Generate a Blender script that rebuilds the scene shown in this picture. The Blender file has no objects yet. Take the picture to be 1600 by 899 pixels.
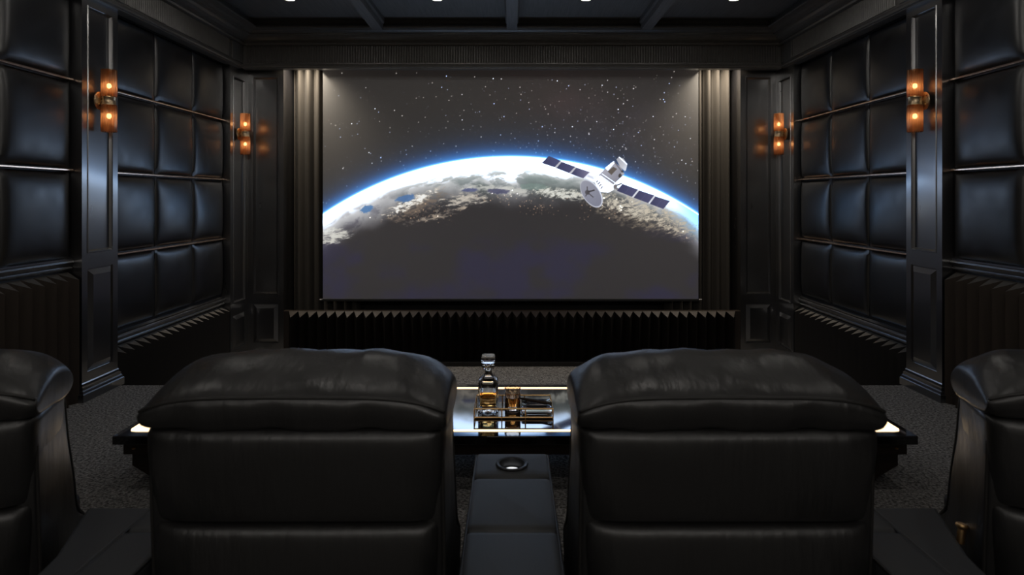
import bpy, bmesh, math, random
import numpy as np
from mathutils import Vector, Matrix

S = bpy.context.scene
COL = S.collection
PI = math.pi

# ------------------------------------------------------------------ camera, world, exposure
EYE = 1.52
cam_d = bpy.data.cameras.new('camera')
cam_d.sensor_width = 36.0
cam_d.lens = 22.5
cam_d.shift_y = -(449.5 - 309.0) / 1600.0
cam_d.clip_start = 0.05
cam_d.dof.use_dof = True
cam_d.dof.focus_distance = 5.0
cam_d.dof.aperture_fstop = 3.2
cam = bpy.data.objects.new('camera', cam_d)
cam.location = (0, 0, EYE)
cam.rotation_euler = (PI / 2, 0, 0)
COL.objects.link(cam)
S.camera = cam

world = bpy.data.worlds.new('dark_room')
world.use_nodes = True
world.node_tree.nodes['Background'].inputs[0].default_value = (0.0, 0.0, 0.0, 1)
S.world = world
S.view_settings.view_transform = 'Standard'
S.view_settings.look = 'None'
S.view_settings.exposure = 0.0
S.view_settings.gamma = 1.0
S.view_settings.use_curve_mapping = False
S.cycles.use_denoising = True
S.cycles.max_bounces = 10
S.cycles.glossy_bounces = 5
S.cycles.transmission_bounces = 10
S.cycles.transparent_max_bounces = 16
S.cycles.sample_clamp_indirect = 3.0
S.cycles.caustics_refractive = False
S.cycles.blur_glossy = 0.5

# brightness of every kind of lamp in the room
SCREEN_GAIN = 1.0
DOWNLIGHT_W = 10.0
CURTAIN_W = 170.0
REAR_W = 42.0
BULB_E = 11.0
STRIP_E = 2.4
WHITE_BOOST = 4.2


def lamp(kind, name, loc, power, color, parent=None, **kw):
    d = bpy.data.lights.new(name, kind)
    d.energy = power
    d.color = color
    for k, v in kw.items():
        setattr(d, k, v)
    o = bpy.data.objects.new(name, d)
    o.location = loc
    COL.objects.link(o)
    if parent:
        o.parent = parent
    return o


# ------------------------------------------------------------------ materials
def new_mat(name):
    m = bpy.data.materials.new(name)
    m.use_nodes = True
    nt = m.node_tree
    return m, nt, nt.nodes['Principled BSDF']


def pbr(name, base, rough=0.5, metal=0.0, ior=1.5, coat=0.0, coat_rough=0.1, emit=None, estr=1.0,
        trans=0.0, var=0.0, var_scale=(5, 5, 5), bump=0.0, bump_scale=(50, 50, 50), bump_dist=0.002, sheen=0.0,
        rough_var=0.0, detail=4.0):
    m, nt, b = new_mat(name)
    b.inputs['Base Color'].default_value = (*base, 1)
    b.inputs['Roughness'].default_value = rough
    b.inputs['Metallic'].default_value = metal
    b.inputs['IOR'].default_value = ior
    b.inputs['Coat Weight'].default_value = coat
    b.inputs['Coat Roughness'].default_value = coat_rough
    b.inputs['Transmission Weight'].default_value = trans
    b.inputs['Sheen Weight'].default_value = sheen
    if emit:
        b.inputs['Emission Color'].default_value = (*emit, 1)
        b.inputs['Emission Strength'].default_value = estr
    tc = nt.nodes.new('ShaderNodeTexCoord')

    def noise(scale):
        mp = nt.nodes.new('ShaderNodeMapping')
        mp.inputs['Scale'].default_value = scale
        nt.links.new(tc.outputs['Object'], mp.inputs[0])
        n = nt.nodes.new('ShaderNodeTexNoise')
        n.inputs['Scale'].default_value = 1.0
        n.inputs['Detail'].default_value = detail
        nt.links.new(mp.outputs[0], n.inputs['Vector'])
        return n
    if var > 0 or rough_var > 0:
        n = noise(var_scale)
        if var > 0:
            mx = nt.nodes.new('ShaderNodeMix')
            mx.data_type = 'RGBA'
            mx.inputs[6].default_value = (*[c * (1 - var) for c in base], 1)
            mx.inputs[7].default_value = (*[min(1, c * (1 + var)) for c in base], 1)
            nt.links.new(n.outputs[0], mx.inputs[0])
            nt.links.new(mx.outputs[2], b.inputs['Base Color'])
        if rough_var > 0:
            mr = nt.nodes.new('ShaderNodeMapRange')
            mr.inputs[1].default_value = 0.3
            mr.inputs[2].default_value = 0.7
            mr.inputs[3].default_value = rough - rough_var
            mr.inputs[4].default_value = rough + rough_var
            nt.links.new(n.outputs[0], mr.inputs[0])
            nt.links.new(mr.outputs[0], b.inputs['Roughness'])
    if bump > 0:
        n2 = noise(bump_scale)
        bp = nt.nodes.new('ShaderNodeBump')
        bp.inputs['Strength'].default_value = bump
        bp.inputs['Distance'].default_value = bump_dist
        nt.links.new(n2.outputs[0], bp.inputs['Height'])
        nt.links.new(bp.outputs[0], b.inputs['Normal'])
    return m


def emissive(name, color, strength):
    m = bpy.data.materials.new(name)
    m.use_nodes = True
    nt = m.node_tree
    nt.nodes.clear()
    e = nt.nodes.new('ShaderNodeEmission')
    e.inputs[0].default_value = (*color, 1)
    e.inputs[1].default_value = strength
    o = nt.nodes.new('ShaderNodeOutputMaterial')
    nt.links.new(e.outputs[0], o.inputs[0])
    return m


M = {}
M['lacquer'] = pbr('black_lacquer', (0.007, 0.007, 0.009), 0.30, ior=2.5, coat=1.0, coat_rough=0.13, rough_var=0.03, var_scale=(3, 3, 1.0))
M['wall'] = pbr('black_wall_paint', (0.006, 0.006, 0.007), 0.5)
M['panel'] = pbr('black_leather_panel', (0.007, 0.007, 0.008), 0.36, ior=1.8, bump=0.25, bump_scale=(160, 160, 160),
                 bump_dist=0.001, rough_var=0.05, var_scale=(8, 8, 8))
M['copper'] = pbr('brushed_copper', (0.90, 0.66, 0.50), 0.24, metal=1.0, bump=0.1, bump_scale=(300, 3, 300))
M['brass'] = pbr('warm_brass', (0.95, 0.61, 0.29), 0.42, metal=1.0, rough_var=0.05, var_scale=(30, 30, 30))
M['old_brass'] = pbr('aged_brass', (0.62, 0.47, 0.30), 0.35, metal=1.0, var=0.4, var_scale=(60, 60, 60), rough_var=0.1)
M['pleat'] = pbr('dark_stained_wood', (0.026, 0.018, 0.013), 0.5, var=0.4, var_scale=(30, 30, 2), bump=0.15,
                 bump_scale=(120, 120, 6))
M['frieze'] = pbr('dark_stained_moulding', (0.105, 0.100, 0.093), 0.30, var=0.35, var_scale=(20, 20, 20), bump=0.1,
                  bump_scale=(80, 80, 80))
M['ceiling'] = pbr('brushed_dark_ceiling', (0.14, 0.138, 0.138), 0.55, var=0.45, var_scale=(70, 2.5, 20), bump=0.2,
                   bump_scale=(120, 4, 60))
M['carpet'] = pbr('charcoal_carpet', (0.10, 0.097, 0.094), 0.95, var=0.95, var_scale=(75, 75, 75), bump=0.9,
                  bump_scale=(90, 90, 90), bump_dist=0.02, sheen=0.1, detail=3.0)
def carpet_speckle():
    nt = M['carpet'].node_tree
    b = nt.nodes['Principled BSDF']
    tc = nt.nodes.new('ShaderNodeTexCoord')
    v = nt.nodes.new('ShaderNodeTexNoise')
    v.inputs['Scale'].default_value = 62.0
    v.inputs['Detail'].default_value = 3.0
    v.inputs['Roughness'].default_value = 0.75
    r = nt.nodes.new('ShaderNodeValToRGB')
    r.color_ramp.elements[0].position = 0.40
    r.color_ramp.elements[0].color = (0.045, 0.0435, 0.042, 1)
    r.color_ramp.elements[1].position = 0.62
    r.color_ramp.elements[1].color = (0.46, 0.447, 0.435, 1)
    nt.links.new(tc.outputs['Object'], v.inputs['Vector'])
    nt.links.new(v.outputs[0], r.inputs[0])
    nt.links.new(r.outputs[0], b.inputs['Base Color'])


carpet_speckle()
M['pleat_lit_top'] = pbr('lit_wood_top', (0.095, 0.088, 0.078), 0.6, var=0.2, var_scale=(40, 40, 40))  # fold tops painted paler, as if catching light from above
M['pleat_shaded'] = pbr('shaded_stained_wood', (0.010, 0.008, 0.007), 0.45, var=0.3, var_scale=(30, 30, 2))  # shaded copy of the pleat wood, for folds the warm light misses
M['curtain'] = pbr('dark_velvet_curtain', (0.050, 0.044, 0.037), 0.85, var=0.25, var_scale=(60, 60, 4), sheen=0.03)
M['leather'] = pbr('black_seat_leather', (0.0165, 0.016, 0.016), 0.39, ior=1.7, bump=0.35, bump_scale=(26, 14, 5),
                   bump_dist=0.012, rough_var=0.06, var_scale=(9, 9, 5), detail=5.0)
M['leather_soft'] = pbr('black_console_leather', (0.045, 0.047, 0.050), 0.5, bump=0.2, bump_scale=(220, 220, 220),
                        bump_dist=0.001)
M['piping'] = pbr('leather_piping', (0.020, 0.019, 0.018), 0.45)
M['rear'] = pbr('pale_bounce_wall', (0.42, 0.40, 0.37), 0.9, var=0.1, var_scale=(40, 40, 40))  # pale tone invented so the unseen rear wall bounces soft light
M['gloss'] = pbr('polished_black_table', (0.006, 0.005, 0.005), 0.05, ior=1.8, rough_var=0.02, var_scale=(4, 4, 4))
M['walnut'] = pbr('dark_walnut', (0.020, 0.011, 0.006), 0.35, var=0.4, var_scale=(3, 60, 60))
M['bar'] = pbr('screen_bar_metal', (0.06, 0.06, 0.06), 0.35, metal=0.6)
M['steel'] = pbr('polished_steel', (0.7, 0.7, 0.72), 0.2, metal=1.0)
M['rim'] = pbr('cup_rim_metal', (0.06, 0.06, 0.062), 0.35, metal=0.7)
M['downlight'] = emissive('downlight_lens', (1.0, 0.86, 0.70), 9.0)
M['bulb'] = emissive('warm_filament_bulb', (1.0, 0.76, 0.48), BULB_E)
M['strip'] = emissive('warm_led_strip', (1.0, 0.72, 0.42), STRIP_E)
M['cup_glow'] = emissive('cup_base_glint', (0.95, 0.97, 1.0), 1.1)  # glow stands in for the bright reflection on the metal cup base
M['crystal'] = pbr('cut_crystal', (1, 1, 1), 0.04, trans=1.0, ior=1.42)
M['whiskey'] = pbr('amber_whiskey', (0.98, 0.52, 0.15), 0.0, trans=1.0, ior=1.36)
M['smoke_glass'] = pbr('smoked_crystal', (0.75, 0.62, 0.52), 0.03, trans=1.0, ior=1.5)
M['cigar'] = pbr('cigar_leaf', (0.03, 0.016, 0.009), 0.7, var=0.4, var_scale=(90, 90, 90))


def amber_shade():
    m = bpy.data.materials.new('ribbed_amber_glass')
    m.use_nodes = True
    nt = m.node_tree
    nt.nodes.clear()
    o = nt.nodes.new('ShaderNodeOutputMaterial')
    tr = nt.nodes.new('ShaderNodeBsdfTransparent')
    tr.inputs[0].default_value = (0.95, 0.74, 0.55, 1)
    tl = nt.nodes.new('ShaderNodeBsdfTranslucent')
    tl.inputs[0].default_value = (0.88, 0.54, 0.34, 1)
    gl = nt.nodes.new('ShaderNodeBsdfGlossy')
    gl.inputs[0].default_value = (1, 0.85, 0.7, 1)
    gl.inputs['Roughness'].default_value = 0.12
    fr = nt.nodes.new('ShaderNodeFresnel')
    fr.inputs[0].default_value = 1.45
    tc = nt.nodes.new('ShaderNodeTexCoord')
    mp = nt.nodes.new('ShaderNodeMapping')
    mp.inputs['Scale'].default_value = (140, 140, 4)
    nz = nt.nodes.new('ShaderNodeTexNoise')
    nz.inputs['Scale'].default_value = 1.0
    nt.links.new(tc.outputs['Object'], mp.inputs[0])
    nt.links.new(mp.outputs[0], nz.inputs['Vector'])
    mr = nt.nodes.new('ShaderNodeMapRange')
    mr.inputs[3].default_value = 0.25
    mr.inputs[4].default_value = 0.65
    nt.links.new(nz.outputs[0], mr.inputs[0])
    m1 = nt.nodes.new('ShaderNodeMixShader')
    nt.links.new(mr.outputs[0], m1.inputs[0])
    nt.links.new(tr.outputs[0], m1.inputs[1])
    nt.links.new(tl.outputs[0], m1.inputs[2])
    m2 = nt.nodes.new('ShaderNodeMixShader')
    nt.links.new(fr.outputs[0], m2.inputs[0])
    nt.links.new(m1.outputs[0], m2.inputs[1])
    nt.links.new(gl.outputs[0], m2.inputs[2])
    nt.links.new(m2.outputs[0], o.inputs[0])
    return m


M['amber'] = amber_shade()


def screen_mat():
    m, nt, b = new_mat('projected_picture')
    b.inputs['Base Color'].default_value = (0.22, 0.22, 0.22, 1)
    b.inputs['Roughness'].default_value = 0.9
    b.inputs['Specular IOR Level'].default_value = 0.1
    a = nt.nodes.new('ShaderNodeAttribute')
    a.attribute_name = 'picture'
    nt.links.new(a.outputs['Color'], b.inputs['Emission Color'])
    b.inputs['Emission Strength'].default_value = SCREEN_GAIN
    return m


M['screen'] = screen_mat()


# ------------------------------------------------------------------ mesh helpers
class MB:
    def __init__(s):
        s.v, s.f = [], []

    def add(s, vs, fs):
        n = len(s.v)
        s.v += [tuple(p) for p in vs]
        s.f += [tuple(i + n for i in f) for f in fs]
        return s

    def box(s, a, b):
        x0, y0, z0 = a
        x1, y1, z1 = b
        return s.add([(x0, y0, z0), (x1, y0, z0), (x1, y1, z0), (x0, y1, z0),
                      (x0, y0, z1), (x1, y0, z1), (x1, y1, z1), (x0, y1, z1)],
                     [(0, 3, 2, 1), (4, 5, 6, 7), (0, 1, 5, 4), (1, 2, 6, 5), (2, 3, 7, 6), (3, 0, 4, 7)])

    def loft(s, rings, caps=True, closed=False):
        n = len(rings[0])
        vs = [p for r in rings for p in r]
        fs = []
        m = len(rings)
        for i in range(m if closed else m - 1):
            j = (i + 1) % m
            for k in range(n):
                l = (k + 1) % n
                fs.append((i * n + k, i * n + l, j * n + l, j * n + k))
        if caps and not closed:
            fs.append(tuple(range(n - 1, -1, -1)))
            fs.append(tuple((m - 1) * n + k for k in range(n)))
        return s.add(vs, fs)

    def prism(s, poly, z0, z1):
        return s.loft([[(x, y, z0) for x, y in poly], [(x, y, z1) for x, y in poly]])

    def lathe(s, prof, seg=24, center=(0, 0, 0), rfun=None, caps=True):
        rings = []
        for r, z in prof:
            rings.append([(center[0] + (r * (rfun(2 * PI * k / seg, z) if rfun else 1)) * math.cos(2 * PI * k / seg),
                           center[1] + (r * (rfun(2 * PI * k / seg, z) if rfun else 1)) * math.sin(2 * PI * k / seg),
                           center[2] + z) for k in range(seg)])
        return s.loft(rings, caps=caps)

    def tube(s, pts, r, seg=8, closed=False):
        pts = [Vector(p) for p in pts]
        rings = []
        n = len(pts)
        up = Vector((0, 0, 1))
        for i, p in enumerate(pts):
            if closed:
                t = pts[(i + 1) % n] - pts[i - 1]
            else:
                t = pts[min(i + 1, n - 1)] - pts[max(i - 1, 0)]
            t.normalize()
            a = t.cross(up)
            if a.length < 1e-3:
                a = t.cross(Vector((0, 1, 0)))
            a.normalize()
            b = a.cross(t)
            rings.append([tuple(p + (a * math.cos(2 * PI * k / seg) + b * math.sin(2 * PI * k / seg)) * r) for k in range(seg)])
        return s.loft(rings, closed=closed)

    def mesh(s, name, smooth=None):
        me = bpy.data.meshes.new(name)
        me.from_pydata(s.v, [], s.f)
        bm = bmesh.new()
        bm.from_mesh(me)
        bmesh.ops.recalc_face_normals(bm, faces=bm.faces)
        bm.to_mesh(me)
        bm.free()
        if smooth is not None:
            for p in me.polygons:
                p.use_smooth = True
            if smooth < 179:
                me.set_sharp_from_angle(angle=math.radians(smooth))
        me.update()
        return me


def link(name, me, mat=None, parent=None, loc=(0, 0, 0), rot=(0, 0, 0), bevel=0.0, seg=2, subsurf=0):
    o = bpy.data.objects.new(name, me)
    COL.objects.link(o)
    if mat is not None and not me.materials:
        me.materials.append(M[mat])
    o.location = loc
    o.rotation_euler = rot
    if parent:
        o.parent = parent
    if bevel > 0:
        b = o.modifiers.new('bevel', 'BEVEL')
        b.width = bevel
        b.segments = seg
        b.limit_method = 'ANGLE'
        b.harden_normals = False
    if subsurf:
        u = o.modifiers.new('smooth', 'SUBSURF')
        u.levels = u.render_levels = subsurf
    return o


def thing(name, label, cat, loc=(0, 0, 0), rotz=0.0, group=None):
    o = bpy.data.objects.new(name, None)
    o.empty_display_size = 0.1
    COL.objects.link(o)
    o.location = loc
    o.rotation_euler = (0, 0, rotz)
    return tag(o, label, cat, group)


def tag(o, label, cat, group=None):
    o['label'] = label
    o['category'] = cat
    if group:
        o['group'] = group
    return o


def structure(o):
    o['kind'] = 'structure'
    return o


def stuff(o):
    o['kind'] = 'stuff'
    return o


def dup(root, loc, rotz, label, mirror=False):
    r = root.copy()
    COL.objects.link(r)
    r.location = loc
    r.rotation_euler = (0, 0, rotz)
    r['label'] = label
    for ch in list(root.children):
        c = ch.copy()
        COL.objects.link(c)
        c.parent = r
        for g in list(ch.children):
            d = g.copy()
            COL.objects.link(d)
            d.parent = c
    return r


def spline(pts, n, closed=False):
    out = []
    m = len(pts)
    dim = len(pts[0])
    segs = m if closed else m - 1
    for i in range(segs):
        def P(k):
            return pts[k % m] if closed else pts[min(max(k, 0), m - 1)]
        p0, p1, p2, p3 = P(i - 1), P(i), P(i + 1), P(i + 2)
        for j in range(n):
            t = j / n
            out.append(tuple(0.5 * (2 * p1[d] + (p2[d] - p0[d]) * t + (2 * p0[d] - 5 * p1[d] + 4 * p2[d] - p3[d]) * t * t
                                    + (3 * p1[d] - p0[d] - 3 * p2[d] + p3[d]) * t ** 3) for d in range(dim)))
    if not closed:
        out.append(tuple(pts[-1]))
    return out


def rrect(x0, x1, y0, y1, z, r, seg=4):
    out = []
    for cx, cy, a in ((x1 - r, y1 - r, 0), (x0 + r, y1 - r, PI / 2), (x0 + r, y0 + r, PI), (x1 - r, y0 + r, 1.5 * PI)):
        for k in range(seg + 1):
            t = a + PI / 2 * k / seg
            out.append((cx + r * math.cos(t), cy + r * math.sin(t), z))
    return out


# ------------------------------------------------------------------ room dimensions
XW = 3.295      # side walls
XC = 3.20       # pilaster faces
XF = 3.16       # frieze face
YF = 7.50       # front frieze face
YP = 7.75       # front pilasters and front wall
YB = 8.25       # wall behind the curtain
YR = -3.0       # rear wall
ZL = -0.49      # lower floor
YE = 5.18       # edge of the seating platform
ZC = 3.55       # ceiling

floor = structure(link('floor', MB().box((-3.6, YR - 0.3, ZL - 0.1), (3.6, YB + 0.3, ZL)).mesh('floor'), 'carpet'))
plat = link('seating_platform', MB().box((-XW, YR, ZL), (XW, YE, 0.0)).mesh('seating_platform'), 'carpet')
plat.parent = floor
ceiling = structure(link('ceiling', MB().box((-3.6, YR - 0.3, ZC), (3.6, YB + 0.3, ZC + 0.15)).mesh('ceiling'), 'ceiling'))
wl = structure(link('wall_left', MB().box((-XW - 0.2, YR, ZL), (-XW, YB, ZC)).mesh('wall_left'), 'wall'))
wr = structure(link('wall_right', MB().box((XW, YR, ZL), (XW + 0.2, YB, ZC)).mesh('wall_right'), 'wall'))
wf = structure(link('wall_front', MB().box((-XW, YB, ZL), (XW, YB + 0.2, ZC)).mesh('wall_front'), 'wall'))
structure(link('wall_back', MB().box((-XW, YR - 0.2, ZL), (XW, YR, ZC)).mesh('wall_back'), 'rear'))

# ceiling beams running towards the screen
bm_me = MB().loft([[(x, y, z) for x, z in ((-0.075, ZC), (-0.075, ZC - 0.05), (-0.058, ZC - 0.07), (-0.058, ZC - 0.135),
                                          (0.058, ZC - 0.135), (0.058, ZC - 0.07), (0.075, ZC - 0.05), (0.075, ZC))]
                   for y in (YR, 7.24)]).mesh('ceiling_beam')
for bx in (-1.515, 0.0, 1.515):
    link('ceiling_beam', bm_me, 'ceiling', ceiling, (bx, 0, 0))

# crown moulding all around (profile: inward offset, height)
prof = [(0.00, 3.300), (0.035, 3.306), (0.045, 3.322), (0.035, 3.338), (0.055, 3.345), (0.075, 3.352), (0.105, 3.372),
        (0.125, 3.392), (0.150, 3.398), (0.150, 3.412), (0.175, 3.418), (0.205, 3.432), (0.235, 3.440), (0.262, 3.444),
        (0.268, 3.456), (0.262, 3.468), (0.235, 3.474), (0.215, 3.50), (0.205, ZC), (-0.10, ZC), (-0.10, 3.300)]
rings = []
for o_, z in prof:
    rings.append([(-XF + o_, YR + o_, z), (XF - o_, YR + o_, z), (XF - o_, YF - o_, z), (-XF + o_, YF - o_, z)])
structure(link('trim_1', MB().loft(rings, closed=True).mesh('crown_moulding'), 'frieze'))

# fluted frieze boards below the crown, with their lower moulding
def board_profile():
    return [(-0.10, 3.300), (0.0, 3.300), (0.0, 3.312), (-0.012, 3.314), (-0.012, 3.100), (0.0, 3.098), (0.0, 3.085),
            (0.012, 3.078), (0.020, 3.062), (0.016, 3.046), (0.0, 3.040), (0.0, 3.034), (-0.10, 3.034)]


def flutes(n, pitch):
    mb = MB()
    for i in range(n):
        c = i * pitch
        r = pitch * 0.34
        pts = [(c + r * math.cos(a), -0.017 * math.sin(a) + 0.001) for a in (PI, 0.75 * PI, PI / 2, 0.25 * PI, 0)]
        mb.loft([[(x, y, z) for x, y in pts] for z in (3.104, 3.308)])
    return mb


t2 = structure(link('trim_2', MB().loft([[(x, YF - o_, z) for o_, z in board_profile()] for x in (-XF + 0.0, XF - 0.0)]).mesh('frieze_board'), 'frieze'))
pitch = 0.0302
nfl = int((2 * XF - 0.06) / pitch)
stuff(link('fluting', flutes(nfl, pitch).mesh('fluting', 50), 'frieze', t2, (-(nfl - 1) * pitch / 2, YF + 0.012, 0)))
for k, sx in ((3, -1), (4, 1)):
    t = structure(link('trim_%d' % k, MB().loft([[(sx * (XF - o_), y, z) for o_, z in board_profile()] for y in (YR, YF - 0.02)]).mesh('frieze_board'), 'frieze'))
    for y0, y1 in ((5.24, 7.20), (2.78, 4.72)):
        n = int((y1 - y0) / pitch)
        stuff(link('fluting', flutes(n, pitch).mesh('fluting', 50), 'frieze', t,
                   (sx * (XF + 0.012), y0 if sx < 0 else y1, 0), (0, 0, -sx * PI / 2)))
    for y0, y1 in ((2.28, 2.74), (4.75, 5.21), (7.22, 7.49)):
        x0, x1 = sorted((sx * (XF - 0.012), sx * (XF + 0.02)))
        link('frieze_block', MB().box((x0, y0, 3.095), (x1, y1, 3.299)).mesh('frieze_block'), 'frieze', t, bevel=0.004)
# recess above the curtain behind the front frieze
structure(link('trim_5', MB().box((-XW, YF + 0.10, 3.36), (XW, YB, 3.40)).mesh('recess_board'), 'wall'))


# ------------------------------------------------------------------ side walls: padded panels, strips, rails, pleats
def pillow_mesh(w, h, d=0.045, n=14):
    mb = MB()
    vs, fs = [], []

    def warp(t):
        return math.sin(t * PI / 2) * 0.55 + 0.45 * t
    for j in range(n + 1):
        for i in range(n + 1):
            u = warp(-1 + 2 * i / n)
            v = warp(-1 + 2 * j / n)
            e = ((1 - abs(u) ** 5) * (1 - abs(v) ** 5)) ** 0.5
            dome = 0.35 * (1 - 0.5 * (u * u + v * v))
            vs.append((u * w / 2, -d * (e * (0.65 + dome)), v * h / 2))
    for j in range(n):
        for i in range(n):
            a = j * (n + 1) + i
            fs.append((a, a + 1, a + n + 2, a + n + 1))
    mb.add(vs, fs)
    # back border
    k = len(mb.v)
    mb.add([(-w / 2, 0.012, -h / 2), (w / 2, 0.012, -h / 2), (w / 2, 0.012, h / 2), (-w / 2, 0.012, h / 2)], [(3, 2, 1, 0)])
    bot = list(range(0, n + 1))
    top = list(range(n * (n + 1), (n + 1) ** 2))
    lef = [j * (n + 1) for j in range(n + 1)]
    rig = [j * (n + 1) + n for j in range(n + 1)]
    mb.f += [tuple(bot[::-1]) + (k, k + 1), tuple(top) + (k + 2, k + 3), tuple(lef) + (k + 3, k), tuple(rig[::-1]) + (k + 1, k + 2)]
    return mb.mesh('wall_panel', 60)


ROWS = [0.415, 1.052, 1.724, 2.396, 3.045]     # joint heights
far_cols = [5.197, 5.889, 6.581, 7.272]
near_cols = [2.76, 3.43, 4.10, 4.757]
panel_cache = {}
strip_cache = {}


def get(cache, key, fn):
    if key not in cache:
        cache[key] = fn()
    return cache[key]


SL = 0.058     # how far the tip of a fold lies below its root


def pleat_mesh(p, depth, h, tip, dark=False):
    """One fold, local x along the wall, -y out of it; tip: where the outer edge stands (0..1)."""
    poly = [(0, 0.004, 0), (0, -0.004, 0), (p * tip, -depth, SL), (p, -0.004, 0), (p, 0.004, 0)]
    n = len(poly)
    vs = [(x, y, 0) for x, y, _ in poly] + [(x, y, h - d) for x, y, d in poly]
    fs = [tuple(range(n - 1, -1, -1)), (5, 6, 8, 9), (6, 7, 8)]
    fs += [(k, (k + 1) % n, n + (k + 1) % n, n + k) for k in range(n)]
    me = MB().add(vs, fs).mesh('pleat')
    me.materials.append(M['pleat_shaded' if dark else 'pleat'])
    me.materials.append(M['pleat' if tip == 0.5 else 'pleat_lit_top'])  # lighter tone on the top facets stands for the light they catch
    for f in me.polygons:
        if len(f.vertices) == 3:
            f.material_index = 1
    return me


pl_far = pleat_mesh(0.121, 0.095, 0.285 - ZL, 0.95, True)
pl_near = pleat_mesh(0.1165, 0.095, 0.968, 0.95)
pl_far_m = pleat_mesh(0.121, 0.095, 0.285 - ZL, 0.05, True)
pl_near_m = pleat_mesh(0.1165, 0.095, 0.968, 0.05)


def rail_mesh(L, scale=1.0):
    pr = [(0.0, 0.0), (-0.022, 0.0), (-0.030, 0.012), (-0.020, 0.024), (-0.028, 0.032), (-0.034, 0.044), (-0.042, 0.056),
          (-0.038, 0.068), (-0.028, 0.074), (-0.028, 0.084), (0.0, 0.098)]
    return MB().loft([[(x, y, z * scale) for y, z in pr] for x in (0, L)]).mesh('chair_rail', 40)


for sx, wall in ((-1, wl), (1, wr)):
    rz = PI / 2 if sx < 0 else -PI / 2
    X = sx * XW

    def put(name, me, mat, yc, z, dx=0.0, **kw):
        return link(name, me, mat, wall, (X - sx * dx, yc, z), (0, 0, rz), **kw)
    for cols, rows in ((far_cols, ROWS), (near_cols, ROWS[1:])):
        for c in range(len(cols) - 1):
            for r in range(len(rows) - 1):
                w = cols[c + 1] - cols[c] - 0.012
                h = rows[r + 1] - rows[r] - (0.030 if r < len(rows) - 2 or True else 0.01)
                me = get(panel_cache, (round(w, 3), round(h, 3)), lambda: pillow_mesh(w, h))
                put('wall_panel', me, 'panel', (cols[c] + cols[c + 1]) / 2, (rows[r] + rows[r + 1]) / 2, dx=0.004)
        for z in rows[1:-1]:
            L = cols[-1] - cols[0] - 0.004
            me = get(strip_cache, round(L, 3), lambda: MB().box((-L / 2, -0.040, -0.0075), (L / 2, 0.0, 0.0075)).mesh('metal_strip'))
            put('metal_strip', me, 'copper', (cols[0] + cols[-1]) / 2, z, bevel=0.003)
    # chair rails
    for y0, y1, z in ((5.20, 7.27, 0.305), (2.745, 4.757, 0.985)):
        L = y1 - y0
        me = get(strip_cache, ('rail', round(L, 3)), lambda: rail_mesh(L))
        put('chair_rail', me, 'lacquer', y0 if sx < 0 else y1, z)
    # pleated wainscot
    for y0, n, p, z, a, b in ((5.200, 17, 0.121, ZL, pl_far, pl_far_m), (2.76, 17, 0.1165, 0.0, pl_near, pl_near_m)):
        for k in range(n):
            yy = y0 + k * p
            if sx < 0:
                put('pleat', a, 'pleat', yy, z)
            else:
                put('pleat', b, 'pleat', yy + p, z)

# front wall wainscot under the screen: zigzag folds
PF = 0.1125
plf = pleat_mesh(PF, 0.12, 0.145 - ZL, 0.5, True)
nf = 48
fw = link('wainscot_backing', MB().box((-2.767, YP + 0.004, ZL), (2.767, YP + 0.08, 0.144)).mesh('wainscot_backing'), 'pleat', wf)
for k in range(nf):
    link('pleat', plf, 'pleat_shaded', fw, (-nf * PF / 2 + k * PF, YP, ZL))


link('baseboard', MB().box((-2.767, YP - 0.135, ZL), (2.767, YP, ZL + 0.055)).mesh('baseboard'), 'pleat_shaded', fw, bevel=0.004)


# ------------------------------------------------------------------ pilasters
def panelled(w, H, d, a, panels, bev=0.022, rec=0.02, z0=0.0, top=None):
    """Box of width w, height H, depth d with recessed panels in its -y face."""
    mb = MB()
    xs = [-w / 2, -w / 2 + a, w / 2 - a, w / 2]
    zs = [z0]
    for p in panels:
        zs += [p[0], p[1]]    # a third value marks a raised field
    zs.append(z0 + H)
    idx = {}
    vs, fs = [], []
    for j, z in enumerate(zs):
        for i, x in enumerate(xs):
            idx[i, j] = len(vs)
            vs.append((x, 0, z))
    for j in range(len(zs) - 1):
        for i in range(3):
            q = (idx[i, j], idx[i + 1, j], idx[i + 1, j + 1], idx[i, j + 1])
            if i == 1 and j % 2 == 1:
                x0, x1, za, zb = xs[1], xs[2], zs[j], zs[j + 1]
                prev = q
                raised = len(panels[j // 2]) > 2
                for ins, dep in (((0.002, 0.012), (0.008, 0.012), (0.052, -0.012)) if raised else ((0.003, -0.006), (0.010, -0.006), (0.012, 0.004), (bev, rec))):
                    n = len(vs)
                    vs += [(x0 + ins, dep, za + ins), (x1 - ins, dep, za + ins), (x1 - ins, dep, zb - ins), (x0 + ins, dep, zb - ins)]
                    cur = (n, n + 1, n + 2, n + 3)
                    for k in range(4):
                        fs.append((prev[k], prev[(k + 1) % 4], cur[(k + 1) % 4], cur[k]))
                    prev = cur
                fs.append(prev)
            else:
                fs.append(q)
    n = len(vs)
    J = len(zs)
    vs += [(xs[0], d, zs[0]), (xs[3], d, zs[0]), (xs[3], d, zs[-1]), (xs[0], d, zs[-1])]
    fs.append(tuple(idx[0, j] for j in range(J)) + (n + 3, n))
    fs.append(tuple(idx[3, j] for j in range(J - 1, -1, -1)) + (n + 1, n + 2))
    fs.append(tuple(idx[i, 0] for i in range(3, -1, -1)) + (n, n + 1))
    fs.append(tuple(idx[i, J - 1] for i in range(4)) + (n + 2, n + 3))
    fs.append((n, n + 3, n + 2, n + 1))
    mb.add(vs, fs)
    return mb


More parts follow.
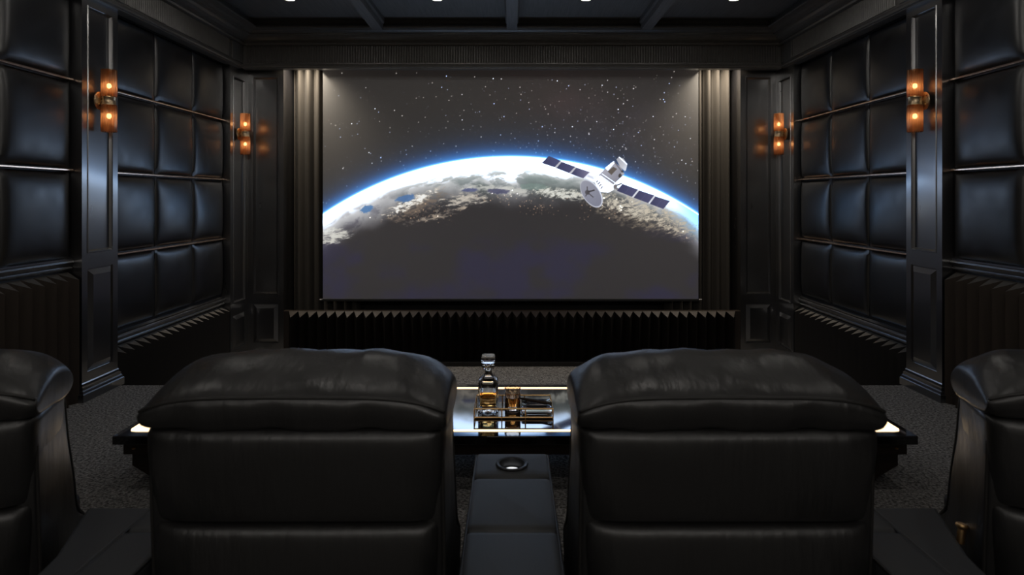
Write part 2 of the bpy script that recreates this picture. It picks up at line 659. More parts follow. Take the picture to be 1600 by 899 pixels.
def base_mesh(w, d, z0=0.0):
    pr = [(0.0, z0), (0.034, z0), (0.034, z0 + 0.055), (0.028, z0 + 0.062), (0.024, z0 + 0.078), (0.017, z0 + 0.086), (0.017, z0 + 0.104),
          (0.008, z0 + 0.112), (0.006, z0 + 0.128), (0.001, z0 + 0.136)]
    return MB().loft([[(-w / 2 - o_, -o_, z), (w / 2 + o_, -o_, z), (w / 2 + o_, d, z), (-w / 2 - o_, d, z)] for o_, z in pr]).mesh('base_moulding')


col_w = 0.433
near_me = panelled(col_w, 3.055, XW - XC, 0.062, [(0.205, 0.985, 1), (1.10, 2.975)]).mesh('shaft')
far_w = 0.48
far_me = panelled(far_w, 3.055 - ZL, XW - XC, 0.075, [(ZL + 0.25, 0.16, 1), (0.30, 2.92)], z0=ZL).mesh('shaft')
near_b = base_mesh(col_w, XW - XC)
far_b = base_mesh(far_w - 0.07, XW - XC, ZL)
for sx, side in ((-1, 'left'), (1, 'right')):
    rz = PI / 2 if sx < 0 else -PI / 2
    for yc, sh, ba, lab in ((4.978, near_me, near_b, 'wide black lacquered pilaster with pale sheen, nearest in view on the %s wall' % side),
                            (7.51, far_me, far_b, 'narrow dark pilaster with a small sconce in the far %s corner' % side),
                            (2.51, near_me, near_b, 'black pilaster beside the viewer on the %s wall' % side)):
        t = thing('pilaster', lab, 'pilaster', (sx * XC, yc, 0), rz)
        link('shaft', sh, 'lacquer', t)
        link('base_moulding', ba, 'lacquer', t)
    # pilaster of the front wall beside the curtain
    w = XC - 2.767
    me = panelled(w, 3.05 - ZL + 0.25, 0.42, 0.060, [(ZL + 0.25, 0.235, 1), (0.345, 2.985)], z0=ZL, bev=0.030).mesh('shaft')
    t = thing('pilaster', 'flat black panelled pilaster between the %s corner and the curtain' % side, 'pilaster', (sx * (XC + 2.767) / 2, YP, 0))
    link('shaft', me, 'lacquer', t)
    link('base_moulding', base_mesh(w - 0.14, 0.3, ZL), 'lacquer', t)


# ------------------------------------------------------------------ sconces
def ribs(a, z):
    return 1 + 0.035 * math.cos(a * 20)


shade_me = MB().lathe([(0.050, 0.0), (0.054, 0.003), (0.054, 0.205), (0.052, 0.208), (0.048, 0.205), (0.047, 0.006)], 80, rfun=ribs, caps=False).mesh('glass_shade', 60)
band_me = MB().lathe([(0.044, -0.034), (0.0485, -0.030), (0.0485, -0.024), (0.046, -0.020), (0.046, 0.020), (0.0485, 0.024), (0.0485, 0.030), (0.044, 0.034)], 32).mesh('brass_band', 40)
bulb_me = MB().lathe([(0.002, -0.020), (0.010, -0.017), (0.0165, -0.007), (0.0165, 0.006), (0.011, 0.016), (0.002, 0.020)], 16).mesh('bulb', 80)
holder_me = MB().lathe([(0.010, 0.0), (0.014, 0.004), (0.014, 0.055), (0.010, 0.062)], 16).mesh('bulb_holder', 40)
plate_mb = MB().lathe([(0.072, 0.0), (0.072, 0.006), (0.066, 0.011), (0.030, 0.013), (0.024, 0.017), (0.001, 0.019)], 32)
plate_mb.v = [(x, -z, y) for x, y, z in plate_mb.v]
plate_me = plate_mb.mesh('wall_plate', 40)
arm_me = MB().tube([(0, -0.01, 0), (0, -0.03, 0)], 0.014, 16).mesh('arm', 60)


def sconce(loc, rz, label):
    t = thing('wall_sconce', label, 'wall lamp', loc, rz, 'amber sconces on the pilasters')
    link('wall_plate', plate_me, 'old_brass', t)
    link('arm', arm_me, 'old_brass', t)
    ax = -0.072
    link('brass_band', band_me, 'old_brass', t, (0, ax, 0))
    for s_ in (1, -1):
        sh = link('glass_shade', shade_me, 'amber', t, (0, ax, 0.033 if s_ > 0 else -0.241))
        hd = link('bulb_holder', holder_me, 'old_brass', t, (0, ax, 0.030 if s_ > 0 else -0.030), (0 if s_ > 0 else PI, 0, 0))
        link('bulb', bulb_me, 'bulb', t, (0, ax, s_ * 0.117))
    return t


for sx, side in ((-1, 'left'), (1, 'right')):
    rz = PI / 2 if sx < 0 else -PI / 2
    xs = sx * (XC - 0.0)
    sconce((sx * (XC - 0.002), 4.965, 2.27), rz, 'large amber glass twin sconce with brass disc, on the nearest %s pilaster' % side)
    sconce((sx * (XC - 0.002), 7.50, 2.265), rz, 'small distant amber twin sconce in the far %s corner' % side)
    sconce((sx * (XC - 0.002), 2.51, 2.27), rz, 'amber sconce beside the viewer on the %s wall' % side)

# ------------------------------------------------------------------ downlights
ring_me = MB().lathe([(0.048, -0.003), (0.056, -0.006), (0.060, -0.002), (0.060, 0.0), (0.048, 0.0)], 24, caps=False).mesh('trim_ring', 40)
lens_me = MB().lathe([(0.048, -0.004), (0.048, 0.0)], 24).mesh('lens')
where = ['between the table and the screen', 'over the middle recliners', 'over the viewer', 'by the rear wall']
place = ['outermost on the left', 'left of the middle beam', 'right of the middle beam', 'outermost on the right']
names = ['first ceiling downlight from the left above the screen', 'second ceiling downlight from the left, left of the middle beam',
         'third ceiling downlight from the left, right of the middle beam', 'last ceiling downlight on the right above the screen']
for row, y in enumerate((6.54, 4.4, 2.2, 0.0, -2.3)):
    for i, x in enumerate((-2.27, -0.765, 0.757, 2.27)):
        t = thing('downlight', 'small round bright ' + names[i] if row == 0 else 'round ceiling downlight %s, %s' % (where[row - 1], place[i]),
                  'ceiling light', (x, y, ZC), 0, 'ceiling downlights by the screen' if row == 0 else 'other ceiling downlights')
        link('trim_ring', ring_me, 'frieze', t)
        link('lens', lens_me, 'downlight', t)
        lamp('SPOT', 'downlight_beam', (0, 0, -0.012), (DOWNLIGHT_W, DOWNLIGHT_W, DOWNLIGHT_W, DOWNLIGHT_W, REAR_W)[row], (1.0, 0.95, 0.89), t, spot_size=math.radians(180 if row else 40), spot_blend=0.06 if row else 0.35,
             shadow_soft_size=0.09)

# ------------------------------------------------------------------ curtains at both sides of the screen, with their recessed lamps
def curtain_mesh(x0, x1, h):
    n = int((x1 - x0) / 0.008)
    rings = []
    front, back = [], []
    for i in range(n + 1):
        x = x0 + (x1 - x0) * i / n
        ph = (x - x0) / 0.118 * 2 * PI
        d = 0.045 * math.sin(ph) + 0.016 * math.sin(ph * 2 + 0.6) + 0.012 * math.sin(ph * 0.37 + 1)
        front.append((x + 0.016 * math.cos(ph), d))
    pts = front + [(x, d + 0.004) for x, d in reversed(front)]
    mb = MB()
    zs = [0, h * 0.25, h * 0.5, h * 0.75, h]
    rings = [[(x, y * (1.0 + 0.15 * (1 - z / h)), z) for x, y in pts] for z in zs]
    mb.loft(rings, caps=False)
    return mb.mesh('curtain', 180)


for sx, side in ((-1, 'left'), (1, 'right')):
    me = curtain_mesh(-2.77, -1.90, 3.34 - 0.0 - ZL - 0.002) if sx < 0 else curtain_mesh(1.90, 2.77, 3.34 - ZL - 0.002)
    c = link('curtain', me, 'curtain', None, (0, 8.07, ZL + 0.002))
    tag(c, 'dark grey-brown pleated curtain, lit from above, on the %s of the screen' % side, 'curtain')
    for dx in (2.56,):
        t = thing('curtain_spotlight', 'recessed warm spotlight hidden above the %s curtain' % side, 'ceiling light', (sx * dx, 7.80, 3.36))
        link('trim_ring', ring_me, 'frieze', t)
        link('lens', lens_me, 'downlight', t)
        lamp('SPOT', 'spotlight_beam', (0, 0, -0.02), CURTAIN_W, (1.0, 0.86, 0.68), t, spot_size=math.radians(120), spot_blend=1.0,
             shadow_soft_size=0.05)

# ------------------------------------------------------------------ the projection screen and its picture
YS = 7.90
KS = 1000.0 / YS


def picture(nx, ny):
    rs = np.random.RandomState(7)
    X, Y = np.meshgrid(np.linspace(504.5, 1091.3, nx), np.linspace(467.0, 107.0, ny))

    def vnoise(x, y, seed):
        xi = np.floor(x).astype(np.int64)
        yi = np.floor(y).astype(np.int64)
        fx, fy = x - xi, y - yi
        fx = fx * fx * (3 - 2 * fx)
        fy = fy * fy * (3 - 2 * fy)

        def h(a, b):
            n = (a * 374761393 + b * 668265263 + seed * 974634757) & 0xffffffff
            n = ((n ^ (n >> 13)) * 1274126177) & 0xffffffff
            n = n ^ (n >> 16)
            return (n & 0xffff) / 65535.0
        return (h(xi, yi) * (1 - fx) + h(xi + 1, yi) * fx) * (1 - fy) + (h(xi, yi + 1) * (1 - fx) + h(xi + 1, yi + 1) * fx) * fy

    def fbm(x, y, seed, oct_=6, gain=0.55):
        t, a, s_ = 0, 1.0, 0
        for k in range(oct_):
            t = t + a * vnoise(x * 2 ** k + 17.3 * k, y * 2 ** k - 9.1 * k, seed + k)
            s_ += a
            a *= gain
        return t / s_

    def ss(a, b, x):
        t = np.clip((x - a) / (b - a), 0, 1)
        return t * t * (3 - 2 * t)

    def C(*c):
        return np.array(c, dtype=float)

    def mix(img, col, al):
        return img * (1 - al[..., None]) + np.asarray(col) * al[..., None]

    CX, CY, R = 798.0, 768.0, 522.0
    dx, dy = X - CX, CY - Y
    r = np.hypot(dx, dy)
    out = r - R
    d = -out
    ang = np.arctan2(dx, dy)
    # night sky
    img = np.ones(X.shape + (3,)) * C(28, 25, 24)
    img = mix(img, C(72, 46, 46), 0.45 * np.exp(-(((X - 870) / 90) ** 2 + ((Y - 160) / 45) ** 2)) * fbm(X / 40, Y / 40, 3))
    img = mix(img, C(64, 58, 72), 0.5 * np.exp(-(((X - 990) / 120) ** 2 + ((Y - 200) / 60) ** 2)) * fbm(X / 30, Y / 30, 5))
    # stars
    sky = np.zeros(X.shape)
    tint = np.zeros(X.shape + (3,))
    px, py = (nx - 1) / 586.8, (ny - 1) / 360.0
    nst = 4200
    sxs = 504.5 + 586.8 * rs.rand(nst)
    sys_ = 107 + 235 * rs.rand(nst) ** 0.8
    for i in range(nst):
        x, y = sxs[i], sys_[i]
        if math.hypot(x - CX, y - CY) < R + 3:
            continue
        dens = 0.35 + 0.65 * math.exp(-((x - 930) / 190.0) ** 2)
        dens *= 0.45 + 0.55 * min(1, max(0, (y - 100) / 110))
        if rs.rand() > dens:
            continue
        b = 26 + 210 * rs.rand() ** 5.5
        if rs.rand() < 0.03:
            b = 150 + 110 * rs.rand()
        sg = 0.46 + (0.22 * rs.rand() if b > 120 else 0)
        gx, gy = (x - 504.5) * px, (467.0 - y) * py
        x0, y0 = int(round(gx)), int(round(gy))
        cl = C(1, 0.97, 0.93) if rs.rand() < 0.6 else C(0.78, 0.85, 1.0)
        for jy in range(y0 - 3, y0 + 4):
            for jx in range(x0 - 3, x0 + 4):
                if 0 <= jx < nx and 0 <= jy < ny:
                    w = math.exp(-(((jx - gx) / px) ** 2 + ((jy - gy) / py) ** 2) / (2 * sg * sg))
                    tint[jy, jx] += cl * b * w
    img = img + tint * (out > 0)[..., None]
    # atmosphere outside the limb
    k = np.clip(out, 0, None)
    side = 0.75 + 0.25 * np.cos(ang * 2.0)
    img = mix(img, C(38, 88, 165), 0.95 * np.exp(-(k / (23 * side)) ** 1.1) * (out > -2))
    img = mix(img, C(75, 160, 245), 0.95 * np.exp(-(k / 9.0) ** 1.3) * (out > -2))
    img = mix(img, C(235, 248, 255), np.exp(-(k / 1.8) ** 1.5) * (out > -2))
    # ---- globe
    arc = ang * R
    dd = np.sqrt(np.clip(d, 0, None) + 2) * 9.0
    g = np.ones(X.shape + (3,)) * C(30, 28, 32)
    pur = ss(0.42, 0.62, fbm(X / 95, Y / 70, 11, 4)) * ss(345, 400, Y)
    g = mix(g, C(27, 25, 54), 0.8 * pur)
    wx = fbm(arc / 40, dd / 18, 21) * 40
    n1 = fbm((arc + wx) / 26, (dd + wx * 0.4) / 9, 31)
    n2 = fbm((arc + wx * 1.5) / 11, (dd + wx) / 5, 41, 5)
    n3 = fbm(arc / 60, dd / 30, 51, 4)
    # sun-lit crescent
    term = 46 + 16 * np.exp(-((X - 800) / 130) ** 2) - 6 * ss(900, 1050, X)
    lit = 1 - ss(term - 40, term + 20, d + 22 * (n3 - 0.5))
    ocean = mix(np.ones(X.shape + (3,)) * C(150, 160, 162), C(146, 146, 162), 1 - ss(560, 660, X))
    lay = mix(ocean, C(244, 246, 248), np.clip(ss(0.36, 0.62, n1) * 0.9, 0, 1))
    lay = mix(lay, C(120, 138, 134), 0.75 * ss(0.40, 0.60, n3) * ss(20, 34, d) * np.exp(-((X - 830) / 110) ** 2))
    lay = mix(lay, C(252, 254, 255), 1 - ss(8, 34, d + 10 * (n1 - 0.5)))
    g = mix(g, lay, np.clip(lit, 0, 1))
    # soft blue rim inside at the flanks
    rim = (1 - ss(0, 16, d)) * ss(150, 290, np.abs(dx))
    g = mix(g, C(160, 212, 250), 0.75 * rim)
    rim2 = (1 - ss(8, 40, d)) * ss(230, 292, dx)
    g = mix(g, C(110, 175, 225), 0.7 * rim2)
    # cloud banks reaching over the terminator
    def bank(cx, cy, ax, ay, rot, lo, hi, col, al=1.0, nz=None):
        nonlocal g
        c, s_ = math.cos(rot), math.sin(rot)
        u = ((X - cx) * c + (Y - cy) * s_) / ax
        v = (-(X - cx) * s_ + (Y - cy) * c) / ay
        m = np.exp(-(u * u + v * v) ** 1.5)
        q = n2 if nz is None else nz
        a = ss(lo - 0.04, hi + 0.10, q * 0.75 + m * 0.45) * ss(0.02, 0.5, m) * al
        g = mix(g, np.asarray(col), np.clip(a, 0, 1))
    f1 = fbm(X / 9 + Y / 26 + wx / 14, Y / 3.4 + X / 40, 61, 6, 0.72)
    f2 = fbm(X / 6 + wx / 12, Y / 3.0 - wx / 14 + X / 30, 71, 6, 0.72)
    f1 = 0.5 + (f1 - 0.5) * 1.5
    f2 = 0.5 + (f2 - 0.5) * 1.5
    bank(650, 322, 62, 17, -0.38, 0.60, 0.86, C(120, 104, 90), 0.8, f2)
    bank(640, 318, 52, 9, -0.45, 0.58, 0.78, C(222, 214, 200), 0.95, f2)
    bank(728, 312, 46, 13, -0.12, 0.62, 0.84, C(205, 196, 182), 0.9, f1)
    bank(690, 335, 60, 9, -0.25, 0.66, 0.86, C(175, 160, 142), 0.8, f1)
    bank(780, 297, 70, 9, 0.05, 0.56, 0.80, C(205, 205, 198), 0.8, f1)
    bank(880, 303, 50, 9, 0.12, 0.56, 0.78, C(222, 220, 208), 0.9, f2)
    bank(1000, 338, 92, 24, 0.30, 0.58, 0.88, C(128, 116, 100), 0.85, f2)
    bank(985, 326, 80, 17, 0.28, 0.62, 0.84, C(205, 198, 182), 0.9, f2)
    bank(1040, 345, 60, 18, 0.45, 0.66, 0.86, C(196, 186, 168), 0.85, f2)
    bank(520, 368, 30, 14, -0.15, 0.58, 0.80, C(214, 212, 202), 0.9, f1)
    # open water seen between clouds
    def lake(cx, cy, ax, ay, rot, col, al):
        nonlocal g
        c, s_ = math.cos(rot), math.sin(rot)
        u = ((X - cx) * c + (Y - cy) * s_) / ax
        v = (-(X - cx) * s_ + (Y - cy) * c) / ay
        m = 1 - ss(0.75, 1.05, np.sqrt(u * u + v * v) + 0.7 * (f2 - 0.5))
        g = mix(g, np.asarray(col), m * al)
    lake(573, 327, 11, 6, -0.35, C(62, 112, 168), 0.85)
    lake(634, 310, 15, 6, -0.2, C(62, 105, 160), 0.85)
    lake(735, 297, 14, 3.5, 0.0, C(66, 74, 118), 0.8)
    lake(778, 299, 18, 4.5, 0.05, C(58, 60, 92), 0.8)
    lake(835, 292, 26, 5, 0.02, C(120, 142, 136), 0.6)
    # city lights on the night side
    for cx, cy, w, h, n in ((835, 325, 26, 12, 46), (660, 335, 50, 12, 46), (785, 308, 40, 8, 26), (940, 330, 40, 18, 40), (1075, 372, 25, 8, 10)):
        for i in range(n):
            x, y = cx + rs.randn() * w * 0.6, cy + rs.randn() * h * 0.6
            gx, gy = (x - 504.5) * px, (467.0 - y) * py
            x0, y0 = int(round(gx)), int(round(gy))
            b = 40 + 120 * rs.rand() ** 2
            for jy in range(y0 - 2, y0 + 3):
                for jx in range(x0 - 2, x0 + 3):
                    if 0 <= jx < nx and 0 <= jy < ny:
                        w_ = math.exp(-(((jx - gx) / px) ** 2 + ((jy - gy) / py) ** 2) / 0.7)
                        g[jy, jx] += C(1.0, 0.78, 0.55) * b * w_
    ea = np.clip(d + 0.5, 0, 1)
    img = img * (1 - ea[..., None]) + g * ea[..., None]

    # ---- satellite
    def Z(p):
        return (820 + p[0] / 6.154, 220 + p[1] / 6.154)

    def poly(pts, col, shade=None, soft=0.6):
        nonlocal img
        q = [Z(p) for p in pts]
        area = sum(q[i][0] * q[(i + 1) % len(q)][1] - q[(i + 1) % len(q)][0] * q[i][1] for i in range(len(q)))
        sd = None
        for i in range(len(q)):
            (x0, y0), (x1, y1) = q[i], q[(i + 1) % len(q)]
            L = math.hypot(x1 - x0, y1 - y0)
            e = ((x1 - x0) * (Y - y0) - (y1 - y0) * (X - x0)) / L * (1 if area > 0 else -1)
            sd = e if sd is None else np.minimum(sd, e)
        a = np.clip(sd / soft + 0.5, 0, 1)
        c = np.asarray(col, dtype=float)
        if shade is not None:
            (ax, ay), (bx, by), c2 = Z(shade[0]), Z(shade[1]), np.asarray(shade[2], dtype=float)
            t = np.clip(((X - ax) * (bx - ax) + (Y - ay) * (by - ay)) / ((bx - ax) ** 2 + (by - ay) ** 2), 0, 1)[..., None]
            c = c * (1 - t) + c2 * t
        img = img * (1 - a[..., None]) + c * a[..., None]

    def ell(c, ax, ay, rot, col, c2=None):
        nonlocal img
        cx, cy = Z(c)
        ax, ay = ax / 6.154, ay / 6.154
        co, s_ = math.cos(rot), math.sin(rot)
        u = ((X - cx) * co + (Y - cy) * s_) / ax
        v = (-(X - cx) * s_ + (Y - cy) * co) / ay
        q = np.sqrt(u * u + v * v)
        a = np.clip((1 - q) * min(ax, ay) + 0.5, 0, 1)
        col = np.asarray(col, dtype=float)
        if c2 is not None:
            t = np.clip(0.5 + 0.5 * u, 0, 1)[..., None]
            col = col * (1 - t) + np.asarray(c2, dtype=float) * t
        img = img * (1 - a[..., None]) + col * a[..., None]

    def line(p, q, w, col):
        (x0, y0), (x1, y1) = p, q
        L = math.hypot(x1 - x0, y1 - y0)
        nx_, ny_ = -(y1 - y0) / L * w, (x1 - x0) / L * w
        poly([(x0 + nx_, y0 + ny_), (x1 + nx_, y1 + ny_), (x1 - nx_, y1 - ny_), (x0 - nx_, y0 - ny_)], col)

    navy, navy2, grey, white = (44, 48, 86), (70, 72, 112), (188, 188, 196), (236, 236, 240)
    # booms and hinge bars
    line((600, 335), (690, 370), 14, (205, 205, 212))
    line((840, 440), (900, 470), 10, (120, 118, 124))
    line((880, 430), (935, 410), 6, (70, 68, 72))
    line((290, 258), (350, 196), 11, grey)
    line((430, 314), (490, 252), 11, grey)
    line((570, 362), (630, 300), 9, (215, 212, 216))
    line((1036, 545), (1094, 472), 11, (205, 205, 210))
    line((1192, 604), (1250, 528), 11, (205, 205, 210))
    for q in ([(162, 215), (232, 147), (345, 192), (285, 256)], [(302, 264), (357, 203), (484, 250), (425, 312)],
              [(443, 320), (497, 258), (625, 300), (562, 362)]):
        poly(q, navy, (q[0], q[2], navy2 if q[0][0] < 400 else (122, 118, 146)))
    for q in ([(885, 482), (940, 415), (1088, 470), (1030, 540)], [(1046, 548), (1102, 478), (1244, 526), (1186, 600)],
              [(1202, 608), (1256, 535), (1396, 580), (1332, 657)]):
        poly(q, navy, (q[0], q[2], navy2))
        mx, my = ((q[0][0] + q[3][0]) / 2, (q[0][1] + q[3][1]) / 2), ((q[1][0] + q[2][0]) / 2, (q[1][1] + q[2][1]) / 2)
        line(mx, my, 1.5, (90, 92, 130))
    # body
    poly([(655, 345), (700, 318), (790, 365), (862, 440), (850, 475), (800, 500), (730, 492), (690, 450)], (214, 214, 222), ((690, 340), (830, 480), (240, 240, 245)))
    poly([(712, 330), (830, 210), (860, 205), (935, 262), (940, 340), (848, 425), (800, 398)], (172, 172, 184), ((760, 250), (900, 390), (128, 128, 142)))
    poly([(770, 262), (852, 196), (872, 206), (800, 290)], (222, 222, 230))
    poly([(860, 200), (905, 156), (950, 172), (986, 230), (972, 285), (945, 312), (915, 250)], (160, 162, 174), ((870, 190), (980, 280), (208, 210, 216)))
    line((862, 204), (945, 312), 5, (96, 94, 104))
    line((905, 156), (984, 228), 4, (235, 236, 240))
    poly([(797, 296), (850, 250), (888, 272), (832, 330)], (88, 80, 76))
    for a_, b_ in (((725, 335), (850, 425)), ((742, 318), (868, 405)), ((690, 345), (800, 440))):
        line(a_, b_, 3, (236, 236, 240))
    ell((915, 335), 14, 20, 0.3, (52, 48, 50))
    ell((942, 318), 16, 12, 0.2, (170, 170, 176))
    ell((938, 296), 12, 10, 0.2, (60, 58, 62))
    ell((870, 440), 16, 22, 0.6, (112, 108, 112))
    for a_, b_ in (((690, 400), (700, 385)), ((702, 420), (722, 398)), ((715, 440), (735, 418)), ((730, 462), (748, 440))):
        line(a_, b_, 4, (92, 88, 92))
    # dish
    ell((641, 510), 150, 84, 0.98, (204, 206, 216))
    ell((637, 508), 142, 76, 0.98, (146, 148, 162), (118, 120, 138))
    ell((602, 497), 24, 22, 0.9, (72, 70, 78))
    for q in ((668, 472), (600, 440), (660, 545), (585, 535)):
        line((602, 497), q, 4.5, (66, 64, 70))
    line((602, 492), (672, 476), 7, (58, 56, 62))
    img = np.clip(img, 0, 255) / 255.0
    lin = np.where(img <= 0.04045, img / 12.92, ((img + 0.055) / 1.055) ** 2.4)
    lum = lin.max(axis=2)
    lin = lin * (1.0 + WHITE_BOOST * (np.clip((lum - 0.55) / 0.45, 0, 1) ** 2)[..., None] * np.array([0.55, 0.80, 1.20]))
    return lin.astype(np.float32)


NX, NY = 980, 601
pic = picture(NX, NY)
SX0, SX1 = (504.5 - 800) / KS, (1091.3 - 800) / KS
SZ0, SZ1 = EYE - (467 - 309) / KS, EYE + (309 - 107) / KS
gx, gz = np.meshgrid(np.linspace(SX0, SX1, NX), np.linspace(SZ0, SZ1, NY))
co = np.zeros((NX * NY, 3), np.float32)
co[:, 0] = gx.ravel()
co[:, 2] = gz.ravel() - SZ0
ii = np.arange(NX * NY).reshape(NY, NX)
quads = np.stack([ii[:-1, :-1], ii[:-1, 1:], ii[1:, 1:], ii[1:, :-1]], -1).reshape(-1, 4).astype(np.int32)
me = bpy.data.meshes.new('screen_fabric')
me.vertices.add(len(co))
me.vertices.foreach_set('co', co.ravel())
me.loops.add(quads.size)
me.loops.foreach_set('vertex_index', quads.ravel())
me.polygons.add(len(quads))
me.polygons.foreach_set('loop_start', np.arange(0, quads.size, 4, dtype=np.int32))
me.polygons.foreach_set('loop_total', np.full(len(quads), 4, np.int32))
me.update()
at = me.attributes.new('picture', 'FLOAT_COLOR', 'POINT')
rgba = np.ones((NX * NY, 4), np.float32)
rgba[:, :3] = pic.reshape(-1, 3)
at.data.foreach_set('color', rgba.ravel())
scr = thing('projection_screen', 'large pull-down screen showing Earth from orbit with a satellite', 'screen', (0, YS, SZ0))
link('screen_fabric', me, 'screen', scr)
link('screen_backing', MB().box((SX0, 0.004, 0), (SX1, 0.008, SZ1 - SZ0)).mesh('screen_backing'), 'wall', scr)
link('bottom_bar', MB().box((SX0 - 0.004, -0.016, -0.030), (SX1 + 0.004, 0.016, 0.0)).mesh('bottom_bar'), 'bar', scr, bevel=0.006)
for x, s_ in ((SX0 - 0.004, -1), (SX1 + 0.004, 1)):
    link('end_cap', MB().tube([(x, 0, -0.012), (x + s_ * 0.036, 0, -0.012)], 0.010, 12).mesh('end_cap', 40), 'steel', scr)
link('roller_case', MB().box((SX0 - 0.05, -0.05, SZ1 - SZ0), (SX1 + 0.05, 0.05, SZ1 - SZ0 + 0.11)).mesh('roller_case'), 'wall', scr, bevel=0.01)


# ------------------------------------------------------------------ recliners
def rrng(w0, w1, y0, y1, z, n=40, e=6.0, cx=0.0):
    out = []
    for k in range(n):
        t = 2 * PI * k / n
        c, s_ = math.cos(t), math.sin(t)
        out.append((cx + (w1 + w0) / 2 + (w1 - w0) / 2 * math.copysign(abs(c) ** (2 / e), c),
                    (y0 + y1) / 2 + (y1 - y0) / 2 * math.copysign(abs(s_) ** (2 / e), s_), z))
    return out


def wob(x, y, z, a):
    return a * (math.sin(x * 21 + 3 * math.sin(z * 9)) * math.sin(y * 17 + 1.3) + 0.6 * math.sin(x * 47 + z * 11 + 2 * math.sin(y * 13)))


def headrest_point(v, y, z):
    e = max(0.0, 1 - abs(v) ** 10) ** 0.4 * 0.45 + 0.55
    k = 1 - 0.36 * abs(v) ** 4.5
    zb = 0.862
    zz = zb + (z - zb) * k
    mid = zb + 0.06 * k
    return 0.16 + (y - 0.16) * (0.72 + 0.28 * e), mid + (zz - mid) * e


def headrest_mesh():
    sec = [(0.030, 0.868), (0.004, 0.895), (-0.006, 0.935), (0.004, 0.966), (0.045, 0.998), (0.120, 1.030), (0.200, 1.046), (0.280, 1.035),
           (0.345, 1.000), (0.385, 0.940), (0.380, 0.860), (0.300, 0.820), (0.160, 0.840)]
    sec = spline(sec, 4, True)
    cy, cz = 0.16, 0.925
    rings = []
    nv = 40
    for i in range(nv + 1):
        t = -1 + 2 * i / nv
        v = math.copysign(1 - (1 - abs(t)) ** 1.8, t)
        ring = []
        for y, z in sec:
            yy, zz = headrest_point(v, y, z)
            w = wob(0.44 * v, y, z, 0.0035)
            ring.append((0.430 * v, yy + w * 0.6, zz + w))
        rings.append(ring)
    return MB().loft(rings).mesh('headrest', 180)


def seam_path():
    pts = []
    for i in range(41):
        t = -1 + 2 * i / 40
        v = 0.985 * math.copysign(1 - (1 - abs(t)) ** 1.6, t)
        yy, zz = headrest_point(v, 0.004, 0.966)
        pts.append((0.430 * v, yy, zz))
    return pts


def back_mesh(zs, name, n=56):
    rings = []
    m = 5
    pts = spline(zs, m)
    for z, hw, yr, yf in pts:
        rings.append([(x + 0.0, y + wob(x, y, z, 0.002), zz) for x, y, zz in rrng(-hw, hw, yr, yf, z, n, 7.0)])
    return MB().loft(rings).mesh(name, 180)


head_me = headrest_mesh()
pipe_me = MB().tube(seam_path(), 0.0055, 8).mesh('piping', 180)
bp_me = back_mesh([(0.602, 0.404, 0.052, 0.30), (0.610, 0.410, 0.034, 0.32), (0.66, 0.413, 0.018, 0.33), (0.75, 0.420, 0.002, 0.34),
                   (0.83, 0.426, -0.002, 0.35), (0.865, 0.424, 0.012, 0.34), (0.882, 0.400, 0.05, 0.33)], 'back_panel')
lp_me = back_mesh([(0.30, 0.36, 0.06, 0.28), (0.34, 0.39, 0.035, 0.30), (0.45, 0.398, 0.010, 0.31), (0.55, 0.405, 0.008, 0.32),
                   (0.590, 0.407, 0.020, 0.32), (0.601, 0.400, 0.046, 0.31)], 'lower_back_panel')
seat_me = back_mesh([(0.30, 0.28, 0.30, 0.88), (0.32, 0.295, 0.28, 0.90), (0.40, 0.30, 0.28, 0.915), (0.455, 0.29, 0.29, 0.90), (0.47, 0.26, 0.32, 0.87)], 'seat')
foot_me = back_mesh([(0.06, 0.27, 0.90, 0.95), (0.10, 0.29, 0.885, 0.96), (0.30, 0.29, 0.885, 0.97), (0.36, 0.27, 0.90, 0.95)], 'footrest')
cush_me = back_mesh([(0.47, 0.27, 0.30, 0.44), (0.50, 0.29, 0.29, 0.47), (0.62, 0.30, 0.29, 0.49), (0.78, 0.30, 0.29, 0.46), (0.82, 0.27, 0.30, 0.42)], 'back_cushion')
base_me = MB().box((-0.33, 0.08, 0.0), (0.33, 0.86, 0.305)).mesh('chair_base')
wing_me = back_mesh([(0.02, 0.030, 0.10, 0.56), (0.06, 0.042, 0.08, 0.60), (0.30, 0.050, 0.07, 0.60), (0.40, 0.050, 0.07, 0.46), (0.55, 0.046, 0.06, 0.42),
                     (0.70, 0.044, 0.05, 0.36), (0.86, 0.042, 0.05, 0.32), (0.90, 0.03, 0.07, 0.28)], 'side_panel', 32)


edge_me = MB().tube(spline([(0.040, 0.555, 0.10), (0.044, 0.565, 0.30), (0.044, 0.44, 0.42), (0.041, 0.405, 0.55), (0.039, 0.35, 0.70), (0.036, 0.315, 0.85), (0.030, 0.27, 0.892), (0.030, 0.12, 0.895),
                          (0.036, 0.062, 0.86), (0.039, 0.060, 0.70), (0.041, 0.072, 0.50), (0.043, 0.085, 0.25)], 4), 0.006, 8).mesh('piping', 180)


def recliner(loc, rz, label):
    t = thing('recliner', label, 'armchair', loc, rz, 'black leather recliners in the front row')
    h = link('headrest', head_me, 'leather', t)
    link('piping', pipe_me, 'piping', h)
    link('back_panel', bp_me, 'leather', t)
    link('lower_back_panel', lp_me, 'leather', t)
    link('back_cushion', cush_me, 'leather', t)
    link('seat', seat_me, 'leather', t)
    link('footrest', foot_me, 'leather', t)
    link('chair_base', base_me, 'leather', t, bevel=0.02)
    for s_ in (-1, 1):
        w_ = link('side_panel', wing_me, 'leather', t, (s_ * 0.376, 0, 0))
        link('piping', edge_me, 'piping', w_, (0, 0, 0), (0, 0, 0)).scale = (s_, 1, 1)
    return t


